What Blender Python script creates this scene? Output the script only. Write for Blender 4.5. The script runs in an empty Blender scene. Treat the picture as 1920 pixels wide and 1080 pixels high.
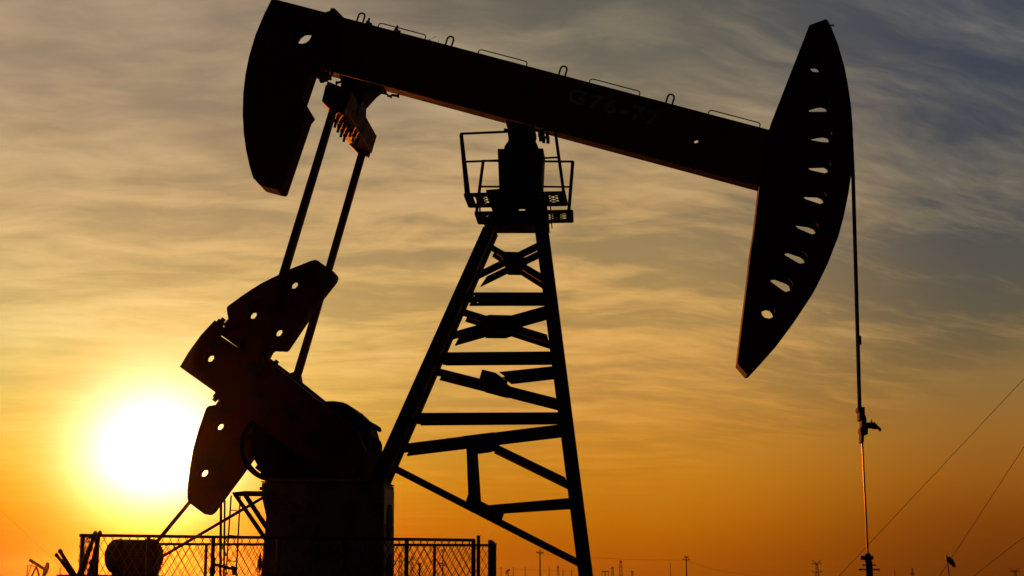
import bpy, bmesh, math, random
from mathutils import Vector, Matrix
from mathutils.geometry import tessellate_polygon

random.seed(7)
scene = bpy.context.scene
COL = scene.collection

# ------------------------------------------------------------------ camera
W, H = 1920.0, 1080.0
LENS = 52.0
F = W * LENS / 36.0
HORIZON = 1095.0
CAM = Vector((0, 0, 1.6))
PITCH = math.atan((HORIZON - H / 2) / F)
FW = Vector((0, math.cos(PITCH), math.sin(PITCH)))
UP = Vector((0, -math.sin(PITCH), math.cos(PITCH)))
RT = Vector((1, 0, 0))

cd = bpy.data.cameras.new("camera")
cam = bpy.data.objects.new("camera", cd)
COL.objects.link(cam)
cam.location = CAM
cam.rotation_euler = (math.pi / 2 + PITCH, 0, 0)
cd.lens = LENS
cd.sensor_width = 36
cd.clip_start = 0.1
cd.clip_end = 60000
scene.camera = cam


def ray(px, py):
    return FW + RT * ((px - W / 2) / F) + UP * ((H / 2 - py) / F)


def at(px, py, D):
    """world point on the picture ray, D metres in front (along +Y)"""
    d = ray(px, py)
    return CAM + d * (D / d.y)


# ---- frame of the pump jack: X along the beam, Y away from the camera, Z up
YAW = math.radians(4.3)
JO = Vector((0.2, 24.0, 0))
JX = Vector((math.cos(YAW), -math.sin(YAW), 0))
JY = Vector((math.sin(YAW), math.cos(YAW), 0))
JM = Matrix.Translation(JO) @ Matrix.Rotation(-YAW, 4, 'Z')


def un(px, py, Y):
    d = ray(px, py)
    t = ((JO - CAM).dot(JY) + Y) / d.dot(JY)
    p = CAM + d * t - JO
    return Vector((p.dot(JX), Y, p.z))


def unz(px, py, z):
    d = ray(px, py)
    t = (z - CAM.z) / d.z
    p = CAM + d * t - JO
    return Vector((p.dot(JX), p.dot(JY), z))


def pr(p):
    w = JO + JX * p.x + JY * p.y + Vector((0, 0, p.z)) - CAM
    k = F / w.dot(FW)
    return (W / 2 + w.dot(RT) * k, H / 2 - w.dot(UP) * k)


def shift(px, py, Y0, Y1):
    a = un(px, py, Y0)
    b = pr(Vector((a.x, Y1, a.z)))
    return (b[0] - px, b[1] - py)


def erode(poly, Y0, Y1):
    """front outline (at Y0) of a body whose outline, front and back together, is poly"""
    n = len(poly)
    area = sum(poly[i][0] * poly[(i + 1) % n][1] - poly[(i + 1) % n][0] * poly[i][1] for i in range(n))
    sg = 1 if area > 0 else -1
    lines = []
    for i in range(n):
        a, b = poly[i], poly[(i + 1) % n]
        ex, ey = b[0] - a[0], b[1] - a[1]
        L = math.hypot(ex, ey) or 1e-6
        nx, ny = ey / L * sg, -ex / L * sg
        s = shift((a[0] + b[0]) / 2, (a[1] + b[1]) / 2, Y0, Y1)
        dn = nx * s[0] + ny * s[1]
        k = 1 if dn > 0 else 0
        lines.append(((a[0] - s[0] * k, a[1] - s[1] * k), (ex / L, ey / L), s, k))
    out = []
    for i in range(n):
        l0, l1 = lines[i - 1], lines[i]
        (p, d), (q, e) = l0[:2], l1[:2]
        den = d[0] * e[1] - d[1] * e[0]
        kx = (l0[2][0] * l0[3] + l1[2][0] * l1[3]) / 2
        ky = (l0[2][1] * l0[3] + l1[2][1] * l1[3]) / 2
        fb = (poly[i][0] - kx, poly[i][1] - ky)
        if abs(den) < 0.12:
            out.append(fb)
            continue
        t = ((q[0] - p[0]) * e[1] - (q[1] - p[1]) * e[0]) / den
        c = (p[0] + d[0] * t, p[1] + d[1] * t)
        if math.hypot(c[0] - fb[0], c[1] - fb[1]) > 1.6 * math.hypot(*l0[2]) + 2:
            c = fb
        out.append(c)
    return out


def hull(pts):
    pts = sorted(set((round(x, 3), round(y, 3)) for x, y in pts))

    def half(ps):
        h = []
        for p in ps:
            while len(h) >= 2 and (h[-1][0] - h[-2][0]) * (p[1] - h[-2][1]) - (h[-1][1] - h[-2][1]) * (p[0] - h[-2][0]) <= 0:
                h.pop()
            h.append(p)
        return h
    a, b = half(pts), half(pts[::-1])
    return a[:-1] + b[:-1]


def sweep_hole(S, Y0, Y1):
    cx = sum(p[0] for p in S) / len(S)
    cy = sum(p[1] for p in S) / len(S)
    s = shift(cx, cy, Y0, Y1)
    return hull(list(S) + [(x - s[0], y - s[1]) for x, y in S])


def rounded(poly, r, n=4, only=None):
    out = []
    m = len(poly)
    for i in range(m):
        p0, p1, p2 = poly[i - 1], poly[i], poly[(i + 1) % m]
        if only is not None and i not in only:
            out.append(p1)
            continue
        a = Vector(p0) - Vector(p1)
        b = Vector(p2) - Vector(p1)
        k = min(r, a.length * .45, b.length * .45)
        A = Vector(p1) + a.normalized() * k
        B = Vector(p1) + b.normalized() * k
        for j in range(n + 1):
            t = j / n
            q = A * (1 - t) ** 2 + Vector(p1) * 2 * t * (1 - t) + B * t * t
            out.append((q.x, q.y))
    return out


# ------------------------------------------------------------------ mesh builder
class MB:
    def __init__(self):
        self.v, self.f = [], []

    def add(self, vs, fs):
        o = len(self.v)
        self.v += [tuple(x) for x in vs]
        self.f += [tuple(i + o for i in f) for f in fs]
        return self

    def prism(self, outer, Y0, Y1, holes=()):
        """outer and holes are lists of (X, Z); extruded from Y0 to Y1"""
        loops = [list(outer)] + [list(h) for h in holes]
        flat = [p for l in loops for p in l]
        N = len(flat)
        tris = tessellate_polygon([[Vector((p[0], p[1], 0)) for p in l] for l in loops])
        vs = [(p[0], Y0, p[1]) for p in flat] + [(p[0], Y1, p[1]) for p in flat]
        fs = [tuple(t) for t in tris] + [tuple(i + N for i in t[::-1]) for t in tris]
        k = 0
        for l in loops:
            n = len(l)
            for i in range(n):
                a, b = k + i, k + (i + 1) % n
                fs.append((a, b, b + N, a + N))
            k += n
        return self.add(vs, fs)

    def shell(self, outer, Y0, Y1, holes, t=.03):
        """hollow box-section body: two skins with cut-outs joined by a rim"""
        loops = [list(outer)] + [list(h) for h in holes]
        flat = [p for l in loops for p in l]
        N = len(flat)
        tris = tessellate_polygon([[Vector((p[0], p[1], 0)) for p in l] for l in loops])
        vs = [(p[0], Y0, p[1]) for p in flat] + [(p[0], Y1, p[1]) for p in flat]
        fs = [tuple(q) for q in tris] + [tuple(i + N for i in q[::-1]) for q in tris]
        n = len(loops[0])
        for i in range(n):
            a, b = i, (i + 1) % n
            fs.append((a, b, b + N, a + N))
        k = n
        for l in loops[1:]:
            m = len(l)
            o = len(vs)
            vs += [(p[0], Y0 + t, p[1]) for p in l] + [(p[0], Y1 - t, p[1]) for p in l]
            for i in range(m):
                j = (i + 1) % m
                fs.append((k + i, k + j, o + j, o + i))
                fs.append((k + i + N, k + j + N, o + m + j, o + m + i))
            k += m
        return self.add(vs, fs)

    def box(self, c, s, M=None):
        x, y, z = s[0] / 2, s[1] / 2, s[2] / 2
        vs = [Vector((i * x, j * y, k * z)) for i in (-1, 1) for j in (-1, 1) for k in (-1, 1)]
        if M is not None:
            vs = [M @ v for v in vs]
        vs = [v + Vector(c) for v in vs]
        return self.add(vs, [(0, 1, 3, 2), (4, 6, 7, 5), (0, 4, 5, 1), (2, 3, 7, 6), (0, 2, 6, 4), (1, 5, 7, 3)])

    def bar(self, a, b, w, h, ref=Vector((0, 1, 0))):
        """rectangular bar; h measured along ref, w across"""
        a, b = Vector(a), Vector(b)
        d = (b - a).normalized()
        s = d.cross(ref)
        if s.length < 1e-4:
            s = d.cross(Vector((1, 0, 0)))
        s.normalize()
        u = s.cross(d).normalized()
        vs = []
        for p in (a, b):
            for i, j in ((-1, -1), (1, -1), (1, 1), (-1, 1)):
                vs.append(p + s * (i * w / 2) + u * (j * h / 2))
        return self.add(vs, [(3, 2, 1, 0), (4, 5, 6, 7), (0, 1, 5, 4), (1, 2, 6, 5), (2, 3, 7, 6), (3, 0, 4, 7)])

    def tube(self, pts, r, n=8, cap=True):
        pts = [Vector(p) for p in pts]
        rs = r if isinstance(r, (list, tuple)) else [r] * len(pts)
        vs = []
        d0 = (pts[1] - pts[0]).normalized()
        s = d0.cross(Vector((0, 0, 1)))
        if s.length < 1e-3:
            s = d0.cross(Vector((1, 0, 0)))
        s.normalize()
        for i, p in enumerate(pts):
            if i == 0:
                d = d0
            elif i == len(pts) - 1:
                d = (pts[i] - pts[i - 1]).normalized()
            else:
                d = ((pts[i] - pts[i - 1]).normalized() + (pts[i + 1] - pts[i]).normalized()).normalized()
            s = (s - d * s.dot(d)).normalized()
            u = d.cross(s)
            for k in range(n):
                a = 2 * math.pi * k / n
                vs.append(p + (s * math.cos(a) + u * math.sin(a)) * rs[i])
        fs = []
        for i in range(len(pts) - 1):
            for k in range(n):
                a, b = i * n + k, i * n + (k + 1) % n
                fs.append((a, b, b + n, a + n))
        if cap:
            fs.append(tuple(range(n))[::-1])
            fs.append(tuple(range((len(pts) - 1) * n, len(pts) * n)))
        return self.add(vs, fs)

    def build(self, name, mat, parent=None, smooth=False):
        me = bpy.data.meshes.new(name)
        me.from_pydata(self.v, [], self.f)
        bm = bmesh.new()
        bm.from_mesh(me)
        bmesh.ops.recalc_face_normals(bm, faces=bm.faces)
        bm.to_mesh(me)
        bm.free()
        if smooth:
            me.shade_smooth()
            try:
                me.set_sharp_from_angle(angle=math.radians(40))
            except Exception:
                pass
        me.materials.append(mat)
        o = bpy.data.objects.new(name, me)
        COL.objects.link(o)
        if parent is not None:
            o.parent = parent
        return o


def tag(o, label=None, cat=None, group=None, kind=None):
    if label:
        o["label"] = label
    if cat:
        o["category"] = cat
    if group:
        o["group"] = group
    if kind:
        o["kind"] = kind
    return o


def empty(name, loc=(0, 0, 0), rz=0.0):
    o = bpy.data.objects.new(name, None)
    COL.objects.link(o)
    o.location = loc
    o.rotation_euler = (0, 0, rz)
    o.empty_display_size = 0.3
    return o


def copy_tree(o, parent=None):
    c = o.copy()
    COL.objects.link(c)
    c.parent = parent
    for ch in [x for x in bpy.data.objects if x.parent == o]:
        copy_tree(ch, c)
    return c


# ------------------------------------------------------------------ materials
def lin(c):
    return tuple(((v / 255) / 12.92 if v / 255 <= .04045 else ((v / 255 + .055) / 1.055) ** 2.4) for v in c)


def paint(name, col, rough=.5, metal=0.0, rust=0.25, scale=3.0, rustcol=(.06, .025, .012), bump=.12):
    m = bpy.data.materials.new(name)
    m.use_nodes = True
    nt = m.node_tree
    b = nt.nodes["Principled BSDF"]
    tc = nt.nodes.new("ShaderNodeTexCoord")
    n1 = nt.nodes.new("ShaderNodeTexNoise")
    n1.inputs["Scale"].default_value = scale
    n1.inputs["Detail"].default_value = 8
    n1.inputs["Roughness"].default_value = .7
    nt.links.new(tc.outputs["Object"], n1.inputs["Vector"])
    rp = nt.nodes.new("ShaderNodeValToRGB")
    rp.color_ramp.elements[0].position = .62 - rust * .6
    rp.color_ramp.elements[1].position = .72 - rust * .3
    rp.color_ramp.elements[0].color = (0, 0, 0, 1)
    rp.color_ramp.elements[1].color = (1, 1, 1, 1)
    nt.links.new(n1.outputs["Fac"], rp.inputs["Fac"])
    mx = nt.nodes.new("ShaderNodeMix")
    mx.data_type = 'RGBA'
    mx.inputs["A"].default_value = (*col, 1)
    mx.inputs["B"].default_value = (*rustcol, 1)
    nt.links.new(rp.outputs["Color"], mx.inputs["Factor"])
    nt.links.new(mx.outputs["Result"], b.inputs["Base Color"])
    mr = nt.nodes.new("ShaderNodeMapRange")
    mr.inputs["To Min"].default_value = rough
    mr.inputs["To Max"].default_value = min(1, rough + .3)
    nt.links.new(rp.outputs["Color"], mr.inputs["Value"])
    nt.links.new(mr.outputs["Result"], b.inputs["Roughness"])
    b.inputs["Metallic"].default_value = metal
    b.inputs["Specular IOR Level"].default_value = .22
    bp = nt.nodes.new("ShaderNodeBump")
    bp.inputs["Strength"].default_value = bump
    bp.inputs["Distance"].default_value = .02
    n2 = nt.nodes.new("ShaderNodeTexNoise")
    n2.inputs["Scale"].default_value = scale * 9
    nt.links.new(tc.outputs["Object"], n2.inputs["Vector"])
    nt.links.new(n2.outputs["Fac"], bp.inputs["Height"])
    nt.links.new(bp.outputs["Normal"], b.inputs["Normal"])
    return m


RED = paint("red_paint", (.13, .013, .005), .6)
DARKRED = paint("dark_red_paint", (.04, .005, .003), .85, rust=.06)  # darker red for the horse head and tail counterweight
LIT_SIDE = paint("lit_side_cream", (.80, .66, .50), .6, rust=.08)  # light on the pedestal's right face, put into the colour
SUNLIT_UNDER = paint("sunlit_underside_orange", (.75, .26, .05), .55, rust=.1)  # sun on the equalizer's underside, put into the colour
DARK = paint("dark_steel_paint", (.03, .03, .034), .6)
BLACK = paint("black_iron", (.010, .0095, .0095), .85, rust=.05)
STEEL = paint("bright_steel", (.06, .055, .05), .30, 0.25, rust=.0, bump=.02)
GREY = paint("grey_cabinet_paint", (.15, .12, .10), .6)
LETTER = paint("faded_white_paint", (.26, .27, .30), .7, rust=.25)
WIRE = paint("wire_rope", (.04, .035, .03), .55)
WOOD = paint("weathered_pole", (.06, .045, .035), .8)
CLOTH = paint("sock_cloth", (.15, .03, .02), .9)
SOIL = paint("dry_soil", (.10, .075, .05), .95, rust=.4, scale=.15, rustcol=(.06, .05, .03), bump=.5)

# ------------------------------------------------------------------ ground and haze
g = MB()
R0 = 4000
ring = [(R0 * math.cos(2 * math.pi * i / 64), R0 * math.sin(2 * math.pi * i / 64), 0) for i in range(64)]
g.add([(0, 0, 0)] + ring, [(0, 1 + i, 1 + (i + 1) % 64) for i in range(64)])
gnd = g.build("ground", SOIL)
tag(gnd, kind="structure")

# ------------------------------------------------------------------ the pump jack
jack = empty("pump_jack", JO, -YAW)
tag(jack, "large dark red oil pump jack with lattice tower, in black silhouette against the sunset sky", "pump jack")


def solid(name, S, Y0, Y1, mat, parent, holes=(), er=True, full=False):
    P = erode(S, Y0, Y1) if er else S
    L = [(un(x, y, Y0).x, un(x, y, Y0).z) for x, y in P]
    HL = []
    for h in holes:
        hh = sweep_hole(h, Y0, Y1)
        HL.append([(un(x, y, Y0).x, un(x, y, Y0).z) for x, y in hh])
    m = MB()
    if HL and not full:
        m.shell(L, Y0, Y1, HL)
    else:
        m.prism(L, Y0, Y1, HL)
    return m.build(name, mat, parent)


def Z(pts, sc, ox, oy):
    return [(ox + x / sc, oy + y / sc) for x, y in pts]


# --- samson post (tower)
TY = 0.33
post_s = [(933, 279), (945, 279), (946, 274), (953, 264), (953, 228), (1003, 240), (1003, 261), (1010, 278), (1019, 278),
          (1022, 296), (1019, 360), (1029, 400), (1031, 437), (902, 437), (912, 408), (937, 380)]
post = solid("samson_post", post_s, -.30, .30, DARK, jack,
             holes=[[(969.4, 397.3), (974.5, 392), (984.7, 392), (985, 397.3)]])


def twin(name, S, er=True, d=.09, mat=DARK):
    """the same member on the near and on the far face of the tower"""
    P = erode(S, -TY, TY) if er else S
    L = [(un(x, y, -TY).x, un(x, y, -TY).z) for x, y in P]
    for y0, y1 in ((-TY, -TY + d), (TY - d, TY)):
        MB().prism(L, y0, y1).build(name, mat, post)


def twin_hole(name, S, hole_px, d=.09):
    P = S
    L = [(un(x, y, -TY).x, un(x, y, -TY).z) for x, y in P]
    hs = []
    for cx, cy, r in hole_px:
        hs.append([(un(cx + r * math.cos(a * math.pi / 4), cy + r * math.sin(a * math.pi / 4), -TY)) for a in range(8)])
    hs = [[(p.x, p.z) for p in h] for h in hs]
    for y0, y1 in ((-TY, -TY + d), (TY - d, TY)):
        MB().prism(L, y0, y1, hs).build(name, DARK, post)


twin("leg", [(906, 425), (941, 425), (731, 911), (688, 911)], d=.2)
twin("leg", [(1002, 425), (1028, 425), (1132, 1234), (1104, 1234)], d=.2)
# panel 1
twin("brace", [(921, 457), (1014, 512), (1020, 543), (912, 475)], d=.07)
twin("brace", [(906.7, 504.2), (1007, 454.8), (1009, 467.3), (894, 523.5)], er=False, d=.07)
twin("gusset", Z([(880, 310), (1025, 315), (1095, 370), (1135, 445), (1135, 465), (1065, 575), (920, 572), (905, 562), (868, 490), (868, 470), (810, 415)], 6, 800, 420), d=.03)
twin_hole("crossbar", [(878, 548), (1027, 548), (1028, 559.7), (873, 560)], [(888.5, 554, 1.5)], d=.07)
# panel 2
twin("brace", [(870, 578.8), (1027, 627.6), (1033, 654.9), (861, 599.4)], d=.07)
twin("brace", [(853, 621), (1024, 573), (1026, 585.3), (845, 636.6)], er=False, d=.07)
twin("gusset", Z([(850, 180), (890, 170), (1115, 176), (1130, 180), (1250, 305), (1118, 402), (1060, 420), (830, 418), (810, 340), (750, 280)], 5.647, 760, 560), d=.03)
twin("crossbar", [(833, 660.4), (1037, 658.8), (1040, 684), (822, 685.4)], d=.07)
# panel 3
twin("brace", [(822, 690), (1044, 746.7), (1048, 770), (812, 709.7)], d=.07)
twin("brace", [(929, 698), (1040, 686.2), (1041, 711), (959, 720.3)], d=.07)
twin("gusset", Z([(812, 748), (955, 783), (1125, 905), (1115, 930), (1085, 1055), (820, 985), (785, 845)], 5.647, 760, 560), d=.03)
twin("crossbar", [(786, 774), (1049, 772.8), (1051, 795.7), (775, 798)], d=.07)
# panel 4
twin("brace", [(760, 831.6), (1051, 795.3), (1055, 820), (749, 857)], d=.07)
twin("gusset", Z([(805, 595), (1080, 560), (1110, 665), (1045, 725), (930, 740), (840, 705)], 4.32, 680, 680), d=.03)
twin("brace", [(874, 830), (894.5, 830), (902, 940), (878, 935)], d=.07)
twin("brace", [(932, 833.2), (1062, 896), (1067, 919), (917, 845.4)], d=.07)
# panel 5
twin("brace", [(742, 872), (1082, 1046.6), (1087, 1064.3), (736, 884)], d=.07)
twin("gusset", Z([(935, 350), (950, 310), (1050, 360), (1105, 388), (1220, 455), (1205, 495), (1185, 543), (955, 430)], 4, 640, 850), d=.03)
twin("brace", [(910, 947.5), (1069, 933.5), (1071, 954.8), (940, 963.4)], d=.07)
# transverse ties between the two faces, foot plates
for (x, y) in ((1066, 945), (1043, 785), (1030, 672), (1019, 554), (780, 786), (829, 673), (879, 554)):
    a = un(x, y, -TY + .1)
    MB().bar(a, (a.x, TY - .1, a.z), .07, .07, Vector((0, 0, 1))).build("tie", DARK, post)
# --- saddle bearing and bolts under the beam
solid("saddle_bearing", [(944, 224), (1006, 238), (1006, 262), (1000, 270), (952, 270), (952, 246)], -.27, .27, DARK, jack)
for (x, y) in ((1012, 250), (1018, 253), (1026, 254)):
    p = un(x, y, -.13)
    MB().box(p, (.055, .07, .11)).build("clamp_bolt", DARK, jack)
    MB().box(p + Vector((0, .26, 0)), (.055, .07, .11)).build("clamp_bolt", DARK, jack)
p = un(945, 243, -.2)
MB().tube([p, p + Vector((.1, 0, -.02))], .025, 6).build("clamp_bolt", DARK, jack)

# --- walking beam
beam_s = [(625, 27.7), (1450, 245.3), (1430, 361), (596, 136.8)]
lensb = [(-1, .6), (-.2, -1), (1, -.7), (.4, .9)]
beam = solid("walking_beam", beam_s, -.15, .15, RED, jack,
             holes=[[(1301, 266.2), (1304, 264), (1308, 263), (1309, 267), (1303, 268.5)]])
# flange plates, a little proud of the web, above and below
uax = (un(1450, 245.3, 0) - un(625, 27.7, 0)).normalized()


def beam_top(px):
    return un(px, 34 + .2637 * (px - 647.5), -.12)


for px in (674.5, 841, 1053.5, 1254.5):       # lifting eyes
    m = MB()
    b0 = beam_top(px)
    n = Vector((-uax.z, 0, uax.x))
    pts = []
    w, h = .055, .17
    pts = [b0 - uax * w - n * .02, b0 - uax * w + n * (h - .06)]
    for k in range(1, 6):
        a = math.pi - math.pi * k / 6
        pts.append(b0 + uax * (w * math.cos(a)) + n * (h - .06 + w * math.sin(a)))
    pts += [b0 + uax * w + n * (h - .06), b0 + uax * w - n * .02]
    pts = [p.lerp(b0, 0) for p in pts]
    m.tube(pts, .016, 8)
    m.build("lifting_eye", DARK, beam, True)
for (xa, xb) in ((709, 797), (896.5, 987), (1105, 1198.5), (1328, 1424)):   # low grab rails
    m = MB()
    a, b = beam_top(xa), beam_top(xb)
    n = Vector((-uax.z, 0, uax.x))
    hh = .075
    m.tube([a - n * .02, a + n * (hh - .035), a + uax * .012 + n * (hh - .01), a + uax * .045 + n * hh, b - uax * .045 + n * hh,
            b - uax * .012 + n * (hh - .01), b + n * (hh - .035), b - n * .02], .010, 8)
    m.build("grab_rail", DARK, beam, True)
for px in (689, 742):                         # bolts on the top flange
    m = MB()
    b0 = beam_top(px)
    n = Vector((-uax.z, 0, uax.x))
    m.tube([b0 - n * .02, b0 + n * .05, b0 + n * .051, b0 + n * .11], [.04, .036, .02, .018], 6)
    m.build("bolt", DARK, beam)
    MB().bar(b0 + uax * .06 - n * .02, b0 + uax * .06 + n * .03, .04, .04).build("bolt", DARK, beam)
# dry twigs of an old nest caught on the rail
m = MB()
b0 = beam_top(820)
n = Vector((-uax.z, 0, uax.x))
for i in range(16):
    s = b0 + uax * random.uniform(-.22, .2) + n * random.uniform(-.01, .03) + Vector((0, random.uniform(0, .2), 0))
    e = s + uax * random.uniform(-.12, .12) + n * random.uniform(-.02, .07 if i < 13 else .16)
    m.tube([s, s.lerp(e, .5) + n * .01, e], .0035, 4)
tag(m.build("nest_twigs", WOOD), "small wisp of dry twigs lying on the sloping beam top beside a lifting eye", "twigs", kind="stuff")
bpy.data.objects["nest_twigs"].matrix_world = JM

# lettering on the near face of the beam
fc = bpy.data.curves.new("lettering_text", 'FONT')
fc.body = "G76-77"
fc.size = .40
fc.space_character = 1.24
fc.offset = .010
fc.extrude = .002
fo = bpy.data.objects.new("lettering_text", fc)
COL.objects.link(fo)
bpy.context.view_layer.update()
me = bpy.data.meshes.new_from_object(fo.evaluated_get(bpy.context.evaluated_depsgraph_get()))
bpy.data.objects.remove(fo)
bpy.data.curves.remove(fc)
# stencil breaks are cut by two thin bands of the beam's own colour left unpainted
me.materials.clear()
me.materials.append(LETTER)
lo = bpy.data.objects.new("lettering", me)
COL.objects.link(lo)
lo.parent = beam
a = un(1061, 189, -.1535)
b = un(1232, 236, -.1535)
ud = (b - a).normalized()
ud.y = 0
vd = Vector((-ud.z, 0, ud.x))
wd = Vector((0, -1, 0))
xs = [v.co.x for v in me.vertices]
sx = (b - a).length / (max(xs) - min(xs))
ys = [v.co.y for v in me.vertices]
sy = .27 / (max(ys) - min(ys))
lo.matrix_local = Matrix(((ud.x * sx, vd.x * sy, wd.x, a.x), (ud.y * sx, vd.y * sy, wd.y, a.y), (ud.z * sx, vd.z * sy, wd.z, a.z), (0, 0, 0, 1)))

# --- horse head
head_s = [(1517.5, 47), (1548, 36), (1551, 37), (1557, 47), (1571, 82), (1584, 127), (1591, 165), (1596, 200), (1599, 240), (1599.5, 270),
          (1598, 315), (1591, 362), (1583, 402), (1572.5, 442), (1552, 495), (1531, 538), (1520, 557), (1487, 607), (1455, 650), (1425, 684), (1402, 708.5),
          (1397, 709.5), (1379, 689), (1381, 670), (1397.5, 537), (1404, 480), (1410, 445), (1420, 359), (1441, 243)]
HZ3 = lambda p: Z(p, 4, 1300, 0)
HZ4 = lambda p: Z(p, 4, 1300, 270)
HZ5 = lambda p: Z(p, 4, 1300, 480)


head_holes = [HZ3([(875, 517), (905, 513), (925, 520), (940, 535), (935, 541), (895, 538)]),
              HZ3([(865, 829), (925, 810), (955, 807), (985, 815), (1000, 830), (990, 838), (870, 838)]),
              HZ3([(875, 1048), (940, 1034), (975, 1032), (1003, 1040), (1017, 1060), (1010, 1067), (960, 1064)]),
              HZ4([(862, 182), (975, 178), (1000, 190), (1009, 210), (985, 219), (880, 195)]),
              HZ4([(826, 398), (930, 402), (960, 415), (976, 440), (950, 449), (840, 412)]),
              HZ4([(766, 612), (860, 625), (900, 642), (917, 668), (890, 677), (785, 632)]),
              HZ4([(684, 822), (710, 820), (800, 850), (825, 870), (834, 890), (805, 897), (790, 893), (690, 835)]),
              HZ5([(580, 180), (610, 178), (690, 208), (715, 225), (727, 258), (695, 269), (680, 264), (585, 195)]),
              HZ5([(512, 418), (540, 406), (570, 412), (590, 435), (597, 458), (570, 469), (535, 462), (515, 440)])]
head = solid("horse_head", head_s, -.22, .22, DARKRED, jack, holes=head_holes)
m = MB()
p = un(1557, 48, .1)
m.bar(p, p + Vector((.05, 0, .01)), .02, .03)
m.bar(p + Vector((.05, 0, .02)), p + Vector((.055, 0, -.02)), .015, .03)
m.build("hook", RED, head)

# --- tail counterweight at the rear of the beam
tail_s = [(510, -3), (610, 23), (650, 34), (640, 139), (596, 142), (592.5, 150), (576, 199), (591, 224), (584, 233), (539, 366), (536, 368.5), (530, 368),
          (500, 360), (490, 352.5), (485, 345.5), (477.5, 339), (474, 332), (467.5, 310), (461, 280), (457, 250), (455, 215), (456, 175),
          (460, 140), (467, 105), (479, 65), (495, 27)]
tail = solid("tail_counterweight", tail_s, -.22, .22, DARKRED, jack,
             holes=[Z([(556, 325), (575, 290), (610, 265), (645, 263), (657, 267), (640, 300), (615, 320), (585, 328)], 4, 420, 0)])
solid("hinge_bracket", [(606, 24), (619, 20), (620, 15), (627.5, 15.5), (632, 20), (648, 36), (640, 50), (610, 40)], -.17, -.05, DARK, tail)
for (x, y) in ((599, 145), (606, 143), (613, 140)):
    p = un(x, y - 2, -.1)
    MB().box(p, (.07, .1, .07)).build("bolt", RED, tail)
    MB().box(p + Vector((0, .2, 0)), (.07, .1, .07)).build("bolt", RED, tail)

# --- equalizer with its bearing
solid("equalizer_bearing", [(636, 140), (735, 166), (728, 178), (715, 176), (706, 183), (687, 204), (686, 222), (652, 205), (642, 166)], -.24, .24, DARK, jack)
for (x, y, dx) in ((637, 153, -.08), (644, 158, -.06), (730, 178, .10), (722, 179, .06)):
    p = un(x + 4, y, -.2)
    e = p + Vector((dx, 0, -.02))
    MB().tube([p, e, e + Vector((dx * .02, 0, 0)), e + Vector((dx * .3, 0, 0))], [.022, .022, .035, .035], 6).build("adjusting_bolt", DARK, jack)
EQ = [un(x, y, -1.25) for x, y in ((614, 152.5), (659, 170), (649, 203), (605, 187))]
eq = MB().prism([(p.x, p.z) for p in EQ], -1.25, 1.25).build("equalizer", RED, jack)
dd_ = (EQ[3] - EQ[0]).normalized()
MB().prism([(q.x, q.z) for q in (EQ[3] + dd_ * .004, EQ[2] + dd_ * .004, EQ[2] + dd_ * .03, EQ[3] + dd_ * .03)], -1.24, 1.24).build("sunlit_underside", SUNLIT_UNDER, eq)  # added plate, its orange stands in for sunlight on the underside
dn = (EQ[3] - EQ[0]).normalized()
for row in (.16, .70):
    for k in range(5):
        q = EQ[3].lerp(EQ[2], row)
        q = Vector((q.x, -.62 + k * .27, q.z))
        m = MB().tube([q + dn * .03, q + dn * .08, q + dn * .082, q + dn * .17], [.038, .038, .024, .024], 8)
        m.build("bolt", BLACK, eq)
# end plates that clasp the pitman tops
for Y in (-1.25, 1.17):
    P = [(un(x, y, -1.25).x, un(x, y, -1.25).z) for x, y in ((611, 160), (652, 176), (643, 214), (620, 206), (604, 190))]
    MB().prism(P, Y - .02, Y + .10).build("end_plate", DARK, eq)

# --- pitman arms
PN = [(620.5, 194), (636.5, 194), (545, 500), (486, 694), (468, 694), (527, 500)]
PF = [(678, 264), (693.5, 264), (625.5, 500), (566, 703), (549, 703), (610.5, 500)]
for S, Y in ((PN, -1.30), (PF, 1.18)):
    pit = solid("pitman_arm", S, Y, Y + .14, RED if Y > 0 else RED, jack)
    L = [(545, 699), (551, 697), (565, 701), (571, 736), (556, 750), (532, 735), (537, 709)]
    if Y < 0:
        L = [(x - 71, y - 47) for x, y in L]
    solid("bearing_cap", L, Y - .03, Y + .20, RED, pit)

# --- crank arms with their counterweights
LENSH = [(-5.5, 5), (-5, -.5), (-.8, -5.5), (5, -6), (5.3, -.5), (.5, 5)]


def lens(cx, cy, k=1.0):
    return [(cx + x * k, cy + y * k) for x, y in LENSH]


NY0, NY1 = -1.12, -.84
FY0, FY1 = .84, 1.12
arm_s = [(403, 600), (520, 688), (600, 752), (672, 806), (690, 850), (660, 896), (610, 890), (403, 735), (337, 688), (353, 661), (376, 629)]
near = solid("crank_arm", arm_s, NY0, NY1, RED, jack, holes=[lens(396, 673), [(414.3, 630), (415.4, 629.4), (447, 650.9), (446.5, 651.9)]])
arm_l = [(un(x, y, NY0).x, un(x, y, NY0).z) for x, y in erode(arm_s, NY0, NY1)]
far = MB().prism(arm_l, FY0, FY1).build("crank_arm", RED, jack)
cw_s = [(425, 578), (427, 574), (460, 550), (490, 531), (522.5, 515), (542.5, 505), (582.5, 489), (590, 487), (595, 488), (625, 509), (632.5, 515),
        (635, 522.5), (632.5, 530), (605, 565), (542.5, 657.5), (539, 660), (517.5, 659), (513, 662), (508, 671), (500, 690), (430, 640), (419, 607.5), (428, 597.5), (426, 587.5)]
solid("counterweight", cw_s, NY0 - .06, NY1 - .05, RED, near, holes=[lens(553, 536), lens(476, 592.5), lens(524, 625)])
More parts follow.
